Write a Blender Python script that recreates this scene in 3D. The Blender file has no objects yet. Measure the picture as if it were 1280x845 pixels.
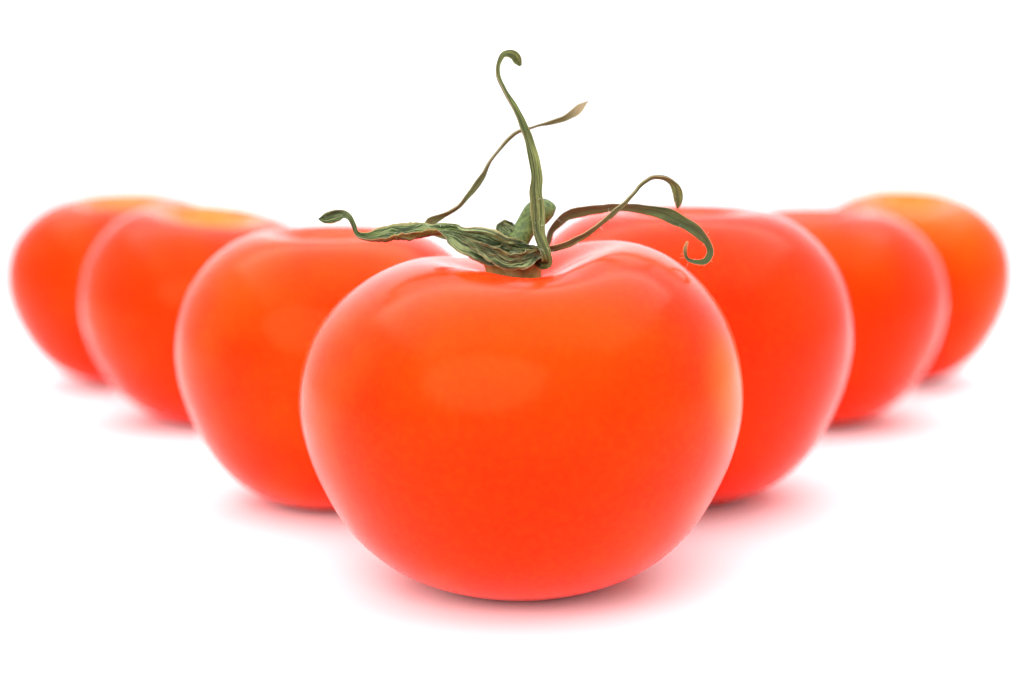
import bpy, bmesh, math, random
import numpy as np
from mathutils import Vector, Matrix, noise

scene = bpy.context.scene
COL = scene.collection

# ------------------------------------------------------------------ camera
cam_data = bpy.data.cameras.new("camera")
cam = bpy.data.objects.new("camera", cam_data)
COL.objects.link(cam)
cam.location = (0.0, -0.25, 0.0693)
cam.rotation_euler = (math.radians(90.0 - 6.69), 0, 0)
cam_data.sensor_width = 36.0
cam_data.lens = 56.25
cam_data.clip_start = 0.005
cam_data.clip_end = 20.0
cam_data.dof.use_dof = True
cam_data.dof.focus_distance = 0.243
cam_data.dof.aperture_fstop = 10.0
scene.camera = cam

# ------------------------------------------------------------------ room light and exposure
world = bpy.data.worlds.new("World")
scene.world = world
world.use_nodes = True
wbg = world.node_tree.nodes["Background"]
wbg.inputs["Color"].default_value = (1.0, 0.985, 0.975, 1)
wbg.inputs["Strength"].default_value = 0.78
vs = scene.view_settings
vs.view_transform = 'Standard'
vs.look = 'None'
vs.gamma = 1.0
vs.use_curve_mapping = False
vs.exposure = 0.40


def area_light(name, loc, target, sx, sy, power, color=(1, 1, 1), shape='RECTANGLE'):
    d = bpy.data.lights.new(name, 'AREA')
    d.shape = shape
    d.size, d.size_y = sx, sy
    d.energy = power
    d.color = color
    o = bpy.data.objects.new(name, d)
    COL.objects.link(o)
    o.location = loc
    v = Vector(target) - Vector(loc)
    o.rotation_euler = v.to_track_quat('-Z', 'Y').to_euler()
    return o


area_light("overhead_softbox", (0.0, 0.10, 0.80), (0, 0.10, 0), 1.6, 1.3, 11.5, (1, 0.995, 0.99))
area_light("window_softbox", (-0.26, -0.75, 0.45), (0, 0.05, 0.03), 1.05, 0.74, 8.5, shape='ELLIPSE')
area_light("backdrop_light", (0.0, 0.75, 0.95), (0, 1.35, 0.35), 1.6, 0.3, 5.0)

# ------------------------------------------------------------------ node helpers


def new_mat(name):
    m = bpy.data.materials.new(name)
    m.use_nodes = True
    nt = m.node_tree
    return m, nt, nt.nodes["Principled BSDF"]


def N(nt, kind, **kw):
    n = nt.nodes.new(kind)
    for k, v in kw.items():
        setattr(n, k, v)
    return n


def noise_tex(nt, vec, scale, detail=2.0, rough=0.5, dist=0.0):
    n = N(nt, "ShaderNodeTexNoise")
    n.inputs["Scale"].default_value = scale
    n.inputs["Detail"].default_value = detail
    n.inputs["Roughness"].default_value = rough
    n.inputs["Distortion"].default_value = dist
    nt.links.new(vec, n.inputs["Vector"])
    return n.outputs["Fac"]


def ramp(nt, val, a, b, c0=0.0, c1=1.0):
    n = N(nt, "ShaderNodeMapRange", interpolation_type='SMOOTHSTEP')
    nt.links.new(val, n.inputs["Value"])
    n.inputs["From Min"].default_value = a
    n.inputs["From Max"].default_value = b
    n.inputs["To Min"].default_value = c0
    n.inputs["To Max"].default_value = c1
    return n.outputs["Result"]


def math_n(nt, op, a, b=None):
    n = N(nt, "ShaderNodeMath", operation=op)
    for i, v in enumerate((a, b)):
        if v is None:
            continue
        if isinstance(v, (int, float)):
            n.inputs[i].default_value = v
        else:
            nt.links.new(v, n.inputs[i])
    return n.outputs[0]


def mix(nt, fac, a, b):
    n = N(nt, "ShaderNodeMix", data_type='RGBA')
    if isinstance(fac, (int, float)):
        n.inputs[0].default_value = fac
    else:
        nt.links.new(fac, n.inputs[0])
    for i, v in ((6, a), (7, b)):
        if isinstance(v, tuple):
            n.inputs[i].default_value = (*v, 1)
        else:
            nt.links.new(v, n.inputs[i])
    return n.outputs[2]


# ------------------------------------------------------------------ materials


def paper_material():
    m, nt, b = new_mat("white_paper")
    tc = N(nt, "ShaderNodeTexCoord").outputs["Object"]
    f = noise_tex(nt, tc, 14.0, 4.0)
    c = mix(nt, f, (0.79, 0.80, 0.835), (0.81, 0.82, 0.855))
    nt.links.new(c, b.inputs["Base Color"])
    b.inputs["Roughness"].default_value = 0.38
    b.inputs["Specular IOR Level"].default_value = 0.5
    bump = N(nt, "ShaderNodeBump")
    bump.inputs["Strength"].default_value = 0.08
    bump.inputs["Distance"].default_value = 0.0002
    nt.links.new(noise_tex(nt, tc, 1800.0, 3.0), bump.inputs["Height"])
    nt.links.new(bump.outputs["Normal"], b.inputs["Normal"])
    return m


def skin_material(name, seed, R, H, red, orange, orange_amount, shoulder, patches=()):
    """Tomato skin: red with broad orange ripening patches, a yellower shoulder round the scar and faint flecks."""
    m, nt, b = new_mat(name)
    tc = N(nt, "ShaderNodeTexCoord").outputs["Object"]
    off = N(nt, "ShaderNodeVectorMath", operation='ADD')
    nt.links.new(tc, off.inputs[0])
    off.inputs[1].default_value = (seed * 1.37, seed * -0.71, seed * 0.53)
    vec = off.outputs[0]
    sep = N(nt, "ShaderNodeSeparateXYZ")
    nt.links.new(tc, sep.inputs[0])
    rr = math_n(nt, 'SQRT', math_n(nt, 'ADD', math_n(nt, 'MULTIPLY', sep.outputs[0], sep.outputs[0]),
                                   math_n(nt, 'MULTIPLY', sep.outputs[1], sep.outputs[1])))
    high = ramp(nt, sep.outputs[2], H * 0.55, H * 0.85)
    big = ramp(nt, noise_tex(nt, vec, 42.0, 2.0), 0.36, 0.70)
    fine = noise_tex(nt, vec, 900.0, 3.0, 0.6)
    mid = noise_tex(nt, vec, 210.0, 3.0, 0.55)
    c = mix(nt, math_n(nt, 'MULTIPLY', big, orange_amount), red, orange)
    for (px, py, pz, rad, col, amt) in patches:
        d = N(nt, "ShaderNodeVectorMath", operation='DISTANCE')
        nt.links.new(tc, d.inputs[0])
        d.inputs[1].default_value = (px, py, pz)
        k = ramp(nt, d.outputs["Value"], rad, rad * 0.15, 0.0, amt)
        c = mix(nt, k, c, col)
    # shoulder
    jit = math_n(nt, 'MULTIPLY', math_n(nt, 'SUBTRACT', mid, 0.5), 0.25 * R)
    sh = ramp(nt, math_n(nt, 'ADD', rr, jit), R * 0.62, R * 0.12)
    sh = math_n(nt, 'MULTIPLY', math_n(nt, 'MULTIPLY', sh, high), shoulder)
    c = mix(nt, sh, c, (0.90, 0.150, 0.016))
    # fine mottling
    c = mix(nt, ramp(nt, fine, 0.35, 0.72, 0.0, 0.13), c, (0.92, 0.076, 0.004))
    # tiny dark flecks on the shoulder near the scar
    vo = N(nt, "ShaderNodeTexVoronoi", feature='F1')
    vo.inputs["Scale"].default_value = 1100.0
    vo.inputs["Randomness"].default_value = 1.0
    nt.links.new(vec, vo.inputs["Vector"])
    fl = ramp(nt, vo.outputs["Distance"], 0.20, 0.10)
    fl = math_n(nt, 'MULTIPLY', fl, ramp(nt, noise_tex(nt, vec, 330.0, 1.0), 0.47, 0.60))
    fl = math_n(nt, 'MULTIPLY', math_n(nt, 'MULTIPLY', fl, high), ramp(nt, rr, R * 0.62, R * 0.45))
    c = mix(nt, math_n(nt, 'MULTIPLY', fl, 0.8), c, (0.16, 0.05, 0.03))
    nt.links.new(c, b.inputs["Base Color"])
    rgh = ramp(nt, mid, 0.3, 0.7, 0.17, 0.22)
    nt.links.new(rgh, b.inputs["Roughness"])
    b.inputs["IOR"].default_value = 1.33
    b.inputs["Specular IOR Level"].default_value = 0.21
    b.inputs["Specular Tint"].default_value = (1.0, 0.66, 0.20, 1)
    b.inputs["Subsurface Weight"].default_value = 0.8
    b.inputs["Subsurface Radius"].default_value = (1.0, 0.16, 0.05)
    b.inputs["Subsurface Scale"].default_value = 0.025
    bump = N(nt, "ShaderNodeBump")
    bump.inputs["Strength"].default_value = 0.05
    bump.inputs["Distance"].default_value = 0.0003
    h = math_n(nt, 'ADD', math_n(nt, 'MULTIPLY', mid, 0.0), math_n(nt, 'MULTIPLY', fine, 0.10))
    nt.links.new(h, bump.inputs["Height"])
    nt.links.new(bump.outputs["Normal"], b.inputs["Normal"])
    return m


def leaf_material(name, green, pale, brown, brown_amt, tip=None, tip_from=0.85, under=(0.042, 0.028, 0.009), under_amt=0.7, stale=None, groove_shade=0.35):
    """Dried sepal: veins along its length, brown blotches, tan edges, optional tan tip. UV: u along, v across."""
    m, nt, b = new_mat(name)
    tcn = N(nt, "ShaderNodeTexCoord")
    uv, ob = tcn.outputs["UV"], tcn.outputs["Object"]
    mp = N(nt, "ShaderNodeMapping")
    mp.inputs["Scale"].default_value = (3.0, 8.0, 1)
    nt.links.new(uv, mp.inputs["Vector"])
    veins = noise_tex(nt, mp.outputs[0], 2.2, 4.0, 0.6, 0.3)
    blotch = noise_tex(nt, ob, 420.0, 4.0, 0.62)
    grain = noise_tex(nt, ob, 2600.0, 3.0, 0.6)
    c = mix(nt, ramp(nt, veins, 0.44, 0.60), green, pale)
    c = mix(nt, ramp(nt, blotch, 0.48, 0.72, 0.0, brown_amt), c, brown)
    c = mix(nt, ramp(nt, grain, 0.5, 0.8, 0.0, 0.45), c, (0.020, 0.026, 0.006))
    sep = N(nt, "ShaderNodeSeparateXYZ")
    nt.links.new(uv, sep.inputs[0])
    at = N(nt, "ShaderNodeAttribute", attribute_name="underside")
    c = mix(nt, math_n(nt, 'MULTIPLY', at.outputs["Fac"], under_amt), c, under)
    if stale:
        c = mix(nt, ramp(nt, math_n(nt, 'ADD', sep.outputs[0], math_n(nt, 'MULTIPLY', math_n(nt, 'SUBTRACT', blotch, 0.5), 0.12)),
                         stale[0], stale[1], 0.85, 0.0), c, (0.090, 0.062, 0.016))
    edge = math_n(nt, 'ABSOLUTE', math_n(nt, 'SUBTRACT', sep.outputs[1], 0.5))
    c = mix(nt, ramp(nt, edge, 0.09, 0.02, 0.0, groove_shade), c, (0.018, 0.022, 0.006))  # shade of the channel down the middle, put into the colour
    c = mix(nt, ramp(nt, edge, 0.43, 0.5, 0.0, 0.75), c, (0.30, 0.24, 0.11))
    if tip:
        c = mix(nt, ramp(nt, sep.outputs[0], tip_from, min(1.0, tip_from + 0.12), 0.0, 0.9), c, tip)
    nt.links.new(c, b.inputs["Base Color"])
    b.inputs["Roughness"].default_value = 0.55
    b.inputs["Specular IOR Level"].default_value = 0.35
    b.inputs["Subsurface Weight"].default_value = 0.12
    b.inputs["Subsurface Radius"].default_value = (0.6, 1.0, 0.2)
    b.inputs["Subsurface Scale"].default_value = 0.0006
    bump = N(nt, "ShaderNodeBump")
    bump.inputs["Strength"].default_value = 0.9
    bump.inputs["Distance"].default_value = 0.00035
    h = math_n(nt, 'ADD', veins, math_n(nt, 'ADD', math_n(nt, 'MULTIPLY', blotch, 0.6), math_n(nt, 'MULTIPLY', grain, 0.25)))
    nt.links.new(h, bump.inputs["Height"])
    nt.links.new(bump.outputs["Normal"], b.inputs["Normal"])
    return m


def simple_mottled(name, a, bcol, scale, rough=0.6, bump_s=0.4):
    m, nt, b = new_mat(name)
    ob = N(nt, "ShaderNodeTexCoord").outputs["Object"]
    f = noise_tex(nt, ob, scale, 4.0, 0.65)
    nt.links.new(mix(nt, ramp(nt, f, 0.35, 0.68), a, bcol), b.inputs["Base Color"])
    b.inputs["Roughness"].default_value = rough
    bump = N(nt, "ShaderNodeBump")
    bump.inputs["Strength"].default_value = bump_s
    bump.inputs["Distance"].default_value = 0.0002
    nt.links.new(f, bump.inputs["Height"])
    nt.links.new(bump.outputs["Normal"], b.inputs["Normal"])
    return m


# ------------------------------------------------------------------ mesh helpers


def link_mesh(name, verts, faces, mat, parent=None, uvs=None, attr=None, smooth=True):
    me = bpy.data.meshes.new(name)
    me.from_pydata([tuple(map(float, v)) for v in verts], [], faces)
    me.update()
    if uvs is not None:
        layer = me.uv_layers.new(name="UVMap")
        for lp in me.loops:
            layer.data[lp.index].uv = uvs[lp.vertex_index]
    if attr is not None:
        a = me.attributes.new("underside", 'FLOAT', 'POINT')
        a.data.foreach_set("value", np.asarray(attr, dtype=np.float32))
    if smooth:
        me.polygons.foreach_set("use_smooth", [True] * len(me.polygons))
    me.materials.append(mat)
    o = bpy.data.objects.new(name, me)
    COL.objects.link(o)
    if parent:
        o.parent = parent
    return o


def catmull(pts, n):
    """Resample a list of tuples (any dimension) with a centripetal-like Catmull-Rom through arc length of the first three."""
    P = np.array(pts, dtype=float)
    d = np.linalg.norm(np.diff(P[:, :3] if P.shape[1] >= 3 else P, axis=0), axis=1)
    t = np.concatenate([[0], np.cumsum(np.maximum(d, 1e-9))])
    m = np.zeros_like(P)
    m[1:-1] = ((P[2:] - P[1:-1]) / (t[2:] - t[1:-1])[:, None] * (t[1:-1] - t[:-2])[:, None] +
               (P[1:-1] - P[:-2]) / (t[1:-1] - t[:-2])[:, None] * (t[2:] - t[1:-1])[:, None]) / (t[2:] - t[:-2])[:, None]
    m[0] = (P[1] - P[0]) / (t[1] - t[0])
    m[-1] = (P[-1] - P[-2]) / (t[-1] - t[-2])
    out = []
    for q in np.linspace(0, t[-1], n):
        i = min(max(int(np.searchsorted(t, q)) - 1, 0), len(t) - 2)
        h = t[i + 1] - t[i]
        s = (q - t[i]) / h
        h00, h10, h01, h11 = 2*s**3 - 3*s**2 + 1, s**3 - 2*s**2 + s, -2*s**3 + 3*s**2, s**3 - s**2
        out.append(h00 * P[i] + h10 * h * m[i] + h01 * P[i + 1] + h11 * h * m[i + 1])
    return np.array(out)


PROFILE = [(0.0, .012), (.15, .004), (.30, 0.0), (.48, .035), (.655, .10), (.785, .185), (.89, .30), (.965, .425), (1.0, .55),
           (.985, .665), (.93, .775), (.84, .86), (.72, .93), (.58, .98), (.45, 1.0), (.33, .985), (.22, .955), (.12, .922),
           (.05, .908), (0.0, .905)]


def fruit_mesh(name, mat, parent, R, H, seed, tilt=(0, 0), lift=0.0, lobes=5, lobe_amp=0.012, grooves=(), profile=PROFILE, squash=1.0):
    """A tomato: a lathe profile with lobes, grooves running out of the stem dimple, a skewed shoulder and a tilt; seated on z = 0."""
    rng = random.Random(seed)
    ph = [rng.uniform(0, 6.28) for _ in range(4)]
    rows = catmull([(r, z, 0) for r, z in profile], 72)[:, :2]
    seg = 144
    verts, faces = [], []
    rot = Matrix.Rotation(math.radians(tilt[0]), 3, 'X') @ Matrix.Rotation(math.radians(tilt[1]), 3, 'Y')
    for i, (r, z) in enumerate(rows):
        top = min(max((z - 0.45) / 0.55, 0), 1)
        n = 1 if (i == 0 or i == len(rows) - 1) else seg
        for j in range(n):
            a = 2 * math.pi * j / seg
            w = top * 0.8 + 0.2
            k = 1 + lobe_amp * w * math.cos(lobes * a + ph[0]) + 0.010 * math.cos(2 * a + ph[1]) + 0.007 * w * math.cos(3 * a + ph[2])
            x, y = r * R * k * math.cos(a), r * R * k * math.sin(a) * squash
            zz = z * H
            if top > 0:
                zz += lift * x * top * top
                for (ga, gw, gd) in grooves:
                    da = (a - ga + math.pi) % (2 * math.pi) - math.pi
                    zz -= gd * H * math.exp(-(da / gw) ** 2) * math.exp(-((r - 0.42) / 0.24) ** 2) * (1 if i > len(rows) * 0.5 else 0)
            v = rot @ Vector((x, y, zz - H * 0.45))
            verts.append(v)
    idx = [0]
    c = 1
    for i in range(1, len(rows) - 1):
        idx.append(c)
        c += seg
    idx.append(c)
    for j in range(seg):
        k = (j + 1) % seg
        faces.append((0, idx[1] + k, idx[1] + j))
        for i in range(1, len(rows) - 2):
            faces.append((idx[i] + j, idx[i] + k, idx[i + 1] + k, idx[i + 1] + j))
        faces.append((idx[-2] + j, idx[-2] + k, idx[-1]))
    zmin = min(v.z for v in verts)
    verts = [Vector((v.x, v.y, v.z - zmin)) for v in verts]
    o = link_mesh(name, verts, faces, mat, parent)
    dimple = verts[-1]
    up = rot @ Vector((0, 0, 1))
    return o, dimple, up


def ribbon(name, pts, mat, parent, n=90, across=13, curl=0.25, thick=0.22, wrinkle=0.05, freq=3.0, seed=1, ridge=0.0, pleat=0.0):
    """A dried sepal: a thin closed ribbon along a spline (x, y, z, width in mm, twist in degrees) with a curled, crinkled section."""
    S = catmull(pts, n)
    P, W, TW = S[:, :3], np.maximum(S[:, 3], 0.05), np.radians(S[:, 4])
    for i in range(n):
        u = i / (n - 1)
        W[i] *= 1 + 0.22 * noise.noise(Vector((u * 13.0, seed * 4.7, 0.3)))
        TW[i] += math.radians(22) * noise.noise(Vector((u * 9.0, seed * 2.9, 5.1)))
        P[i] += np.array([noise.noise(Vector((u * 16.0, seed * 1.3, 9.0))), 0, noise.noise(Vector((u * 16.0, seed * 1.3, 14.0)))]) * 0.16
    T = np.gradient(P, axis=0)
    T /= np.linalg.norm(T, axis=1)[:, None]
    V = np.array([0, 1.0, 0])
    verts, uvs, attr = [], [], []
    last = None
    for i in range(n):
        b = np.cross(T[i], V)
        ln = np.linalg.norm(b)
        b = b / ln if ln > 0.15 else last
        last = b
        nn = np.cross(T[i], b)
        ca, sa = math.cos(TW[i]), math.sin(TW[i])
        bb, n2 = b * ca + nn * sa, nn * ca - b * sa
        u = i / (n - 1)
        row = []
        cl = curl(u) if callable(curl) else curl
        for j in range(across):
            s = -1 + 2 * j / (across - 1)
            q = Vector((u * freq * 4, s * 2.1, seed * 7.3))
            wr = noise.noise(q) * wrinkle + noise.noise(q * 3.1) * wrinkle * 0.45 + noise.noise(Vector((u * freq, s * 6.0, seed * 3.1))) * wrinkle * 0.8
            ed = noise.noise(Vector((u * 22.0, math.copysign(3.0, s), seed * 1.7))) * 0.10 * abs(s) ** 3
            w = W[i] * 0.5 * (1 + ed)
            pl = pleat * math.sin(s * 8.5 + 2.2 * noise.noise(Vector((u * 5.0, s * 0.8, seed * 5.7))) + u * 3.0)
            off = W[i] * (cl * (s * s - 0.33) + pl + wr - ridge * math.exp(-(s / 0.18) ** 2))
            row.append((P[i] + bb * (s * w) + n2 * off, n2, s))
        for side in (1, -1):
            for (p, m_, s) in row:
                t = thick * 0.5 * (1 - 0.75 * abs(s) ** 4) * min(1, W[i] / 0.8)
                verts.append((p + m_ * side * t) * 0.001)
                uvs.append((u, 0.5 + 0.5 * s))
                attr.append(0.0 if side == 1 else 1.0)
    A = across
    st = 2 * A
    faces = []
    for i in range(n - 1):
        a, b2 = i * st, (i + 1) * st
        for j in range(A - 1):
            faces.append((a + j, a + j + 1, b2 + j + 1, b2 + j))
            faces.append((a + A + j + 1, a + A + j, b2 + A + j, b2 + A + j + 1))
        faces.append((a + A, a, b2, b2 + A))
        faces.append((a + A - 1, a + st - 1, b2 + st - 1, b2 + A - 1))
    e = (n - 1) * st
    for j in range(A - 1):
        faces.append((j + 1, j, A + j, A + j + 1))
        faces.append((e + j, e + j + 1, e + A + j + 1, e + A + j))
    return link_mesh(name, verts, faces, mat, parent, uvs, attr), S


def tube(verts, faces, pts, radii, seg=8):
    """Append a closed tube (mm) to a vertex and face list (metres)."""
    P = np.array(pts, float)
    T = np.gradient(P, axis=0)
    T /= np.maximum(np.linalg.norm(T, axis=1)[:, None], 1e-9)
    ref = np.array([0.31, 0.9, 0.27])
    base = len(verts)
    for i in range(len(P)):
        a = np.cross(T[i], ref)
        a /= np.linalg.norm(a)
        b = np.cross(T[i], a)
        for k in range(seg):
            t = 2 * math.pi * k / seg
            verts.append((P[i] + (a * math.cos(t) + b * math.sin(t)) * radii[i]) * 0.001)
    for i in range(len(P) - 1):
        for k in range(seg):
            q = (k + 1) % seg
            faces.append((base + i * seg + k, base + i * seg + q, base + (i + 1) * seg + q, base + (i + 1) * seg + k))
    faces.append(tuple(base + k for k in reversed(range(seg))))
    faces.append(tuple(base + (len(P) - 1) * seg + k for k in range(seg)))


def hairs(parent, S, lo, hi, count, seed, mat, length=(0.5, 1.2), radius=0.018):
    rng = random.Random(seed)
    verts, faces = [], []
    for _ in range(count):
        i = int((lo + (hi - lo) * rng.random()) * (len(S) - 1))
        p, w = S[i, :3], S[i, 3]
        d = np.array([rng.gauss(0, 1), rng.gauss(0, .6), rng.gauss(0, 1)])
        d /= np.linalg.norm(d)
        p0 = p + d * min(w * 0.35, 0.6)
        L = rng.uniform(*length)
        bend = np.array([rng.gauss(0, 1), rng.gauss(0, 1), rng.gauss(0, 1)]) * 0.35
        pts = [p0 + d * L * s + bend * L * s * s for s in (0, .33, .66, 1)]
        tube(verts, faces, pts, [radius, radius * .9, radius * .7, radius * .3], 3)
    o = link_mesh("hairs", verts, faces, mat, parent)
    o["kind"] = "stuff"
    return o


def thing(name, label, cat, loc, group=None):
    o = bpy.data.objects.new(name, None)
    o.empty_display_size = 0.02
    COL.objects.link(o)
    o.location = loc
    o["label"], o["category"] = label, cat
    if group:
        o["group"] = group
    return o


# ------------------------------------------------------------------ white seamless sweep
def sweep():
    prof = [(-1.2, 0.0), (-0.6, 0), (-0.2, 0), (0.3, 0.0), (0.8, 0.0), (1.05, 0.0)]
    rad, cy = 0.35, 1.05
    for k in range(1, 17):
        t = math.pi / 2 * k / 16
        prof.append((cy + rad * math.sin(t), rad - rad * math.cos(t)))
    prof += [(cy + rad, 0.8), (cy + rad, 1.5)]
    verts, faces = [], []
    for (y, z) in prof:
        verts += [(-1.8, y, z), (1.8, y, z)]
    for i in range(len(prof) - 1):
        faces.append((2 * i, 2 * i + 1, 2 * i + 3, 2 * i + 2))
    o = link_mesh("backdrop", verts, faces, paper_material())
    o["kind"] = "structure"
    o["label"] = "seamless white sweep under and behind the tomatoes"
    return o


sweep()

# ------------------------------------------------------------------ tomatoes
GROUP = "tomatoes set out in a V"
RED, ORANGE = (0.92, 0.0165, 0.0006), (0.92, 0.046, 0.0012)
scar_mat = simple_mottled("corky_scar", (0.42, 0.26, 0.08), (0.20, 0.10, 0.03), 900.0, 0.8, 0.6)


def stem_scar(parent, dimple, up, r):
    """A small corky star where the stem has come off, lying in the dimple."""
    verts, faces = [], []
    q = up.to_track_quat('Z', 'Y').to_matrix()
    seg = 30
    for ring, (f, h) in enumerate(((1.0, 0.0006), (0.8, 0.0011), (0.45, 0.0009), (0.2, 0.0005))):
        for k in range(seg):
            a = 2 * math.pi * k / seg
            rad = r * f * (1 + 0.18 * math.cos(5 * a) * f)
            verts.append(dimple + q @ Vector((rad * math.cos(a), rad * math.sin(a), h + 0.0004 * (1 if ring else -1))))
    verts.append(dimple + q @ Vector((0, 0, 0.0007)))
    for ring in range(3):
        for k in range(seg):
            n = (k + 1) % seg
            faces.append((ring * seg + k, ring * seg + n, (ring + 1) * seg + n, (ring + 1) * seg + k))
    for k in range(seg):
        faces.append((3 * seg + k, 3 * seg + (k + 1) % seg, 4 * seg))
    return link_mesh("stem_scar", verts, faces, scar_mat, parent)


def back_tomato(label, x, y, R, H, seed, orange_amount, shoulder, tilt, red=RED, orange=ORANGE, patches=(), **kw):
    t = thing("tomato", label, "tomato", (x, y, 0), GROUP)
    mat = skin_material("tomato_skin", seed, R, H, red, orange, orange_amount, shoulder, patches)
    fr, dim, up = fruit_mesh("fruit", mat, t, R, H, seed, tilt, **kw)
    stem_scar(t, dim, up, 0.0042)
    return t


FR, FH = 0.0352, 0.0530
front = thing("tomato", "ripe red tomato with a dried curly green calyx, in front of all the others", "tomato", (0.0015, 0.002, 0), GROUP)
front_mat = skin_material("tomato_skin_front", 3, FR, FH, RED, ORANGE, 0.70, 0.0,
                          patches=[(0.002, -0.036, 0.029, 0.024, (0.92, 0.0125, 0.0005), 1.0),  # deeper red at the equator: dim room's reflection painted into the skin colour
                                   (0.004, -0.032, 0.044, 0.024, (0.92, 0.048, 0.0015), 0.45),
                                   (0.032, -0.014, 0.034, 0.013, (0.92, 0.105, 0.0025), 0.85)])
fruit_mesh("fruit", front_mat, front, FR, FH, 5, (3.0, 0), lift=0.075, lobe_amp=0.006,
           grooves=[(math.radians(-80), 0.60, 0.043), (math.radians(100), 0.75, 0.045)])

back_tomato("stemless red tomato just behind the front one on its left", -0.0347, 0.0627, 0.0312, 0.0530, 11, 0.7, 0.15, (3, 0), lobe_amp=0.006)
back_tomato("stemless red tomato just behind the front one on its right", 0.0339, 0.0671, 0.0338, 0.0572, 12, 0.25, 0.1, (2, 0), lobe_amp=0.005,
            red=(0.92, 0.0155, 0.002))
back_tomato("red tomato with a yellow stem dimple, middle one of the three behind on the left", -0.0766, 0.1600, 0.0331, 0.0520, 13, 0.4, 1.0, (7, 0), lift=-0.11)
back_tomato("smooth red tomato, middle one of the three behind on the right", 0.0770, 0.1588, 0.0336, 0.0534, 14, 0.5, 0.1, (2, 0))
back_tomato("most blurred red tomato at the far left end of the V", -0.1158, 0.2300, 0.0344, 0.0536, 15, 0.4, 0.9, (7, 0))
back_tomato("orange-shouldered tomato with a hollow top at the far right end of the V", 0.1182, 0.2332, 0.0314, 0.0534, 16, 0.55, 0.85, (12, 0),
            orange=(0.92, 0.062, 0.0012),
            patches=[(0.0, -0.012, 0.052, 0.034, (0.92, 0.10, 0.0025), 0.8)])

# ------------------------------------------------------------------ calyx and stem of the front tomato (millimetres in the tomato's own frame)
GREEN, PALE = (0.036, 0.050, 0.008), (0.200, 0.215, 0.060)
BROWN = (0.095, 0.075, 0.018)
leaf_main = leaf_material("dried_sepal", GREEN, PALE, BROWN, 0.55, groove_shade=0.7)
leaf_wide = leaf_material("dried_wide_sepal", (0.014, 0.028, 0.005), (0.21, 0.25, 0.10), (0.06, 0.065, 0.015), 0.25)
leaf_brown = leaf_material("browned_sepal", (0.055, 0.060, 0.013), (0.19, 0.20, 0.065), (0.13, 0.100, 0.030), 0.5, tip=(0.36, 0.27, 0.15), tip_from=0.86)
leaf_right = leaf_material("curling_sepal", (0.020, 0.038, 0.007), (0.095, 0.130, 0.034), (0.055, 0.032, 0.010), 0.5, tip=(0.45, 0.28, 0.11), tip_from=0.93,
                           stale=(0.42, 0.56))
stem_mat = simple_mottled("green_stem", (0.030, 0.058, 0.006), (0.110, 0.155, 0.032), 1700.0, 0.6, 1.0)
base_mat = simple_mottled("calyx_base", (0.30, 0.28, 0.09), (0.14, 0.17, 0.04), 500.0, 0.6, 0.4)
hair_mat, _nt, _b = new_mat("pale_hair")
_b.inputs["Base Color"].default_value = (0.80, 0.80, 0.70, 1)
_b.inputs["Roughness"].default_value = 0.5

TALL = [(0.4,-3.0,53.4,1.24,40), (2.4,-6.4,52.6,1.6,20), (3.6,-8.6,52.2,1.7,5), (4.1,-9.4,52.6,1.7,0), (3.8,-9.6,53.6,1.8,5), (3.0,-8.7,55.1,1.93,12), (2.3,-7.0,58.2,2.07,20), (2.1,-6.0,61.8,2.20,20), (2.0,-5.0,65.4,1.96,20), (1.4,-4.0,69.3,1.72,25), (0.3,-3.0,72.7,1.48,30), (-1.1,-2.5,75.6,1.11,45), (-2.8,-2.0,78.7,0.95,55), (-3.7,-1.5,81.0,0.78,40), (-3.5,-1.0,82.8,0.80,20), (-2.6,-0.4,84.0,1.1,-15), (-1.5,0.2,84.0,1.75,-10), (-0.7,0.7,83.3,1.6,0), (-0.2,1.0,82.4,0.45,0)]
CROSSING = [(-10.6,2.0,55.5,1.26,30), (-12.8,1.0,56.5,2.0,0), (-14.0,0.0,57.2,2.1,0), (-14.3,-0.5,57.9,1.7,10), (-12.9,0.0,58.9,1.12,40), (-10.3,1.0,60.2,0.94,45), (-8.2,2.0,62.5,1.01,35), (-6.9,2.5,64.3,1.14,30), (-5.3,3.0,67.0,0.82,50), (-2.9,4.0,70.2,0.76,55), (-0.2,5.0,72.4,0.77,60), (2.9,6.0,73.3,0.64,50), (5.6,6.5,74.0,1.03,40), (7.8,7.0,75.0,1.54,30), (9.2,7.5,75.9,1.54,15), (10.8,8.0,77.2,0.19,0)]
WIDE = [(2.9,-5.0,54.0,1.23,60), (0.9,-8.0,54.0,3.2,25), (-1.5,-10.0,54.0,4.6,5), (-4.1,-11.2,54.7,5.3,-5), (-6.8,-11.2,55.5,5.1,-12), (-9.0,-10.0,56.3,3.9,-20), (-10.9,-8.0,57.0,2.4,15), (-12.5,-7.0,57.1,2.5,58), (-15.2,-6.0,56.8,2.9,66), (-18.9,-5.0,56.4,3.3,66), (-21.9,-5.0,55.9,2.8,58), (-24.0,-5.0,55.9,1.5,45), (-25.5,-5.0,56.5,0.9,30), (-26.1,-5.0,58.0,0.75,10), (-26.6,-5.0,59.1,0.95,0), (-27.4,-4.6,59.6,1.3,-10), (-28.5,-4.4,59.5,1.85,-15), (-29.6,-4.4,59.1,1.95,-10), (-30.6,-4.6,58.8,1.35,0), (-31.4,-4.8,58.8,0.15,0)]
LOWER = [(2.4,-5.0,53.0,0.98,30), (0.3,-8.0,53.2,2.18,0), (-2.0,-10.0,53.3,3.12,-5), (-4.6,-11.0,53.6,3.35,-10), (-6.9,-10.5,54.3,3.11,-10), (-8.7,-9.5,55.3,1.92,-10), (-10.4,-8.0,56.4,0.85,0), (-11.7,-7.0,57.0,0.36,0)]
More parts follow.
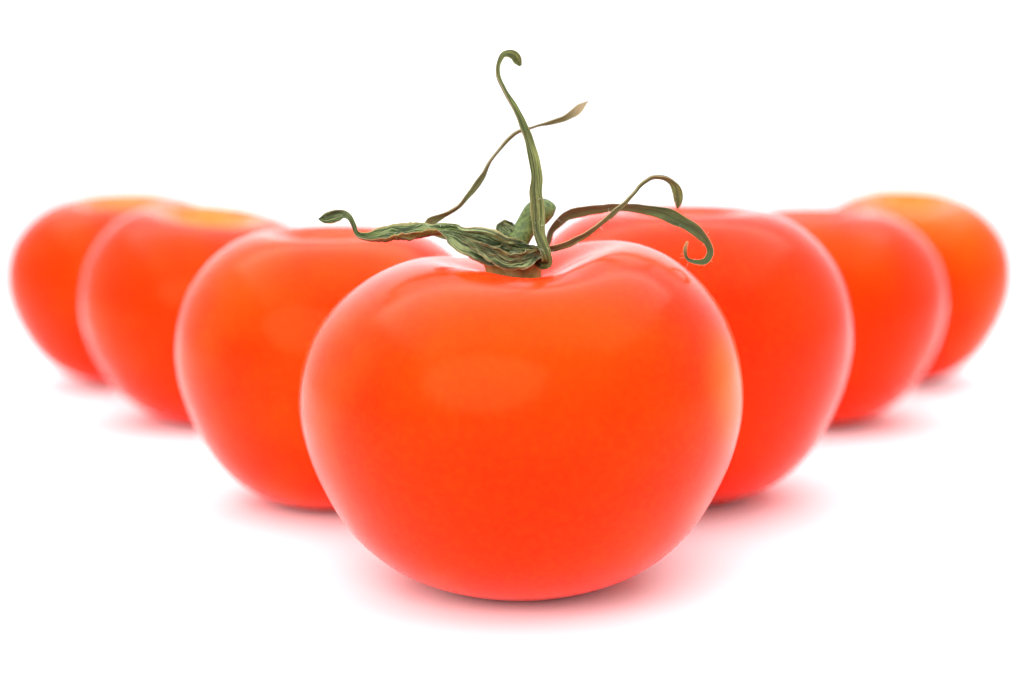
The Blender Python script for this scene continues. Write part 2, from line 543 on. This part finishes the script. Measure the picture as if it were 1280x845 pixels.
RIGHT = [(2.5,1.0,53.3,1.00,40), (4.0,2.0,54.5,1.01,40), (4.8,3.0,56.6,1.26,35), (6.5,3.5,58.6,1.77,20), (8.3,4.0,59.4,1.91,15), (11.0,4.0,59.9,1.78,15), (14.7,4.0,60.3,1.52,20), (17.9,3.5,60.2,1.52,20), (21.1,3.0,59.8,1.77,10), (23.7,2.5,58.9,2.27,5), (26.3,2.0,57.6,2.27,5), (28.2,1.0,56.3,1.88,20), (29.4,0.0,54.7,1.38,40), (29.7,-0.5,53.2,1.25,40), (28.9,-1.0,52.0,1.12,30), (27.3,-1.5,51.8,0.99,40), (25.9,-2.0,52.4,0.87,40), (25.4,-2.5,53.8,0.87,20), (25.7,-3.0,55.2,0.37,10)]
THIN = [(1.9,-4.0,53.5,0.98,40), (3.6,-5.0,54.1,1.23,30), (5.9,-5.0,54.6,1.23,30), (9.1,-4.5,56.0,1.23,30), (12.1,-4.0,58.0,1.11,35), (14.7,-3.5,60.1,0.99,40), (16.8,-3.0,62.1,0.86,45), (18.5,-2.5,63.9,0.74,50), (20.0,-2.0,65.0,0.87,60), (21.9,-1.0,65.2,1.12,65), (23.5,0.0,64.5,1.38,35), (24.5,0.5,63.0,1.50,10), (24.7,1.0,61.3,1.25,5), (24.6,1.5,60.1,0.19,0)]
SMALL = [(0.5,1.0,53.6,1.51,0), (-0.9,0.0,55.0,2.25,10), (-2.2,0.0,56.3,2.25,10), (-3.1,1.5,57.1,1.76,20), (-2.6,4.0,57.5,1.52,10), (-1.8,5.0,57.2,1.27,0), (-1.5,4.5,56.5,0.51,0)]


FLAP = [(3.2,-6.5,53.6,1.0,30), (1.6,-10.0,53.4,1.9,10), (-0.3,-12.2,52.9,2.6,-5), (-2.2,-12.6,52.9,2.6,-10), (-4.2,-12.6,53.9,2.3,-15), (-6.3,-12.2,55.0,1.7,-20), (-8.4,-11.0,56.0,0.8,-10), (-9.6,-10.0,56.5,0.3,0)]


def calyx_base():
    """The short collar between fruit and sepals: a lathe with a slightly lobed rim."""
    prof = [(0.0, 46.5), (4.4, 46.5), (4.3, 49.0), (4.2, 50.5), (4.5, 51.6), (5.4, 52.5), (5.2, 53.3), (3.6, 53.9), (0.0, 54.0)]
    P = catmull([(a, b, 0) for a, b in prof], 26)[:, :2]
    seg = 48
    verts, faces = [], []
    for i, (r, z) in enumerate(P):
        for k in range(seg):
            a = 2 * math.pi * k / seg
            rr = max(r, 0.0) * (1 + 0.05 * math.cos(5 * a + 1.0) + 0.025 * math.cos(13 * a))
            verts.append(np.array([-1.3 + rr * math.cos(a), -2.0 + rr * math.sin(a), z]) * 0.001)
    for i in range(len(P) - 1):
        for k in range(seg):
            q = (k + 1) % seg
            faces.append((i * seg + k, i * seg + q, (i + 1) * seg + q, (i + 1) * seg + k))
    return link_mesh("calyx_base", verts, faces, base_mat, front)


def stem():
    """The cut stem stub, leaning right and ending in a rounded knuckle."""
    path = [(-1.8,1.0,52.1,1.76), (-1.5,1.0,53.3,1.88), (-0.2,1.0,55.7,1.76), (1.0,1.5,57.7,1.82), (2.0,1.5,59.0,2.08), (2.9,1.4,59.6,2.22),
            (3.9,1.2,59.5,2.05), (4.5,1.1,59.3,1.75), (4.9,1.0,59.1,1.15), (5.05,1.0,59.0,0.35)]
    S = catmull(path, 44)
    verts, faces = [], []
    tube(verts, faces, S[:, :3], np.maximum(S[:, 3], 0.1), 28)
    out = []
    for v in verts:
        d = noise.noise(Vector(v) * 900.0) * 0.00012 + noise.noise(Vector(v) * 300.0) * 0.00016
        out.append(v + np.array([d, d, d * 0.5]))
    o = link_mesh("stem", out, faces, stem_mat, front)
    hairs(o, S, 0.82, 1.0, 8, 4, hair_mat, (0.6, 1.1), 0.025)
    return o


calyx_base()
stem()
s, S = ribbon("sepal", TALL, leaf_main, front, n=130, curl=0.40, wrinkle=0.05, seed=1, ridge=0.0, thick=0.35)
hairs(s, S, 0.1, 1.0, 26, 1, hair_mat, (0.3, 0.7))
s, S = ribbon("sepal", CROSSING, leaf_brown, front, n=120, curl=0.20, wrinkle=0.05, seed=2, thick=0.40)
s, S = ribbon("sepal", WIDE, leaf_wide, front, n=150, across=41, curl=lambda u: 0.20 + 0.32 * min(1, max(0, (u - 0.28) / 0.12)), wrinkle=0.14, freq=6.0, seed=3,
              thick=0.25, pleat=0.06)
hairs(s, S, 0.1, 1.0, 30, 2, hair_mat, (0.3, 0.6))
s, S = ribbon("sepal", LOWER, leaf_wide, front, n=70, across=31, curl=0.15, wrinkle=0.10, freq=3.0, seed=4, thick=0.25, pleat=0.04)
s, S = ribbon("sepal", RIGHT, leaf_right, front, n=140, across=15, curl=0.22, wrinkle=0.05, seed=5, thick=0.30)
hairs(s, S, 0.45, 0.97, 26, 3, hair_mat, (0.4, 1.0), 0.014)
s, S = ribbon("sepal", THIN, leaf_main, front, n=120, curl=0.22, wrinkle=0.03, seed=6, thick=0.40)
hairs(s, S, 0.1, 1.0, 18, 5, hair_mat, (0.3, 0.6))
s, S = ribbon("sepal", FLAP, leaf_wide, front, n=80, across=31, curl=0.32, wrinkle=0.13, freq=3.5, seed=9, thick=0.25, pleat=0.05)
s, S = ribbon("sepal", SMALL, leaf_wide, front, n=60, across=25, curl=0.30, wrinkle=0.10, freq=3.0, seed=7, thick=0.25, pleat=0.04)
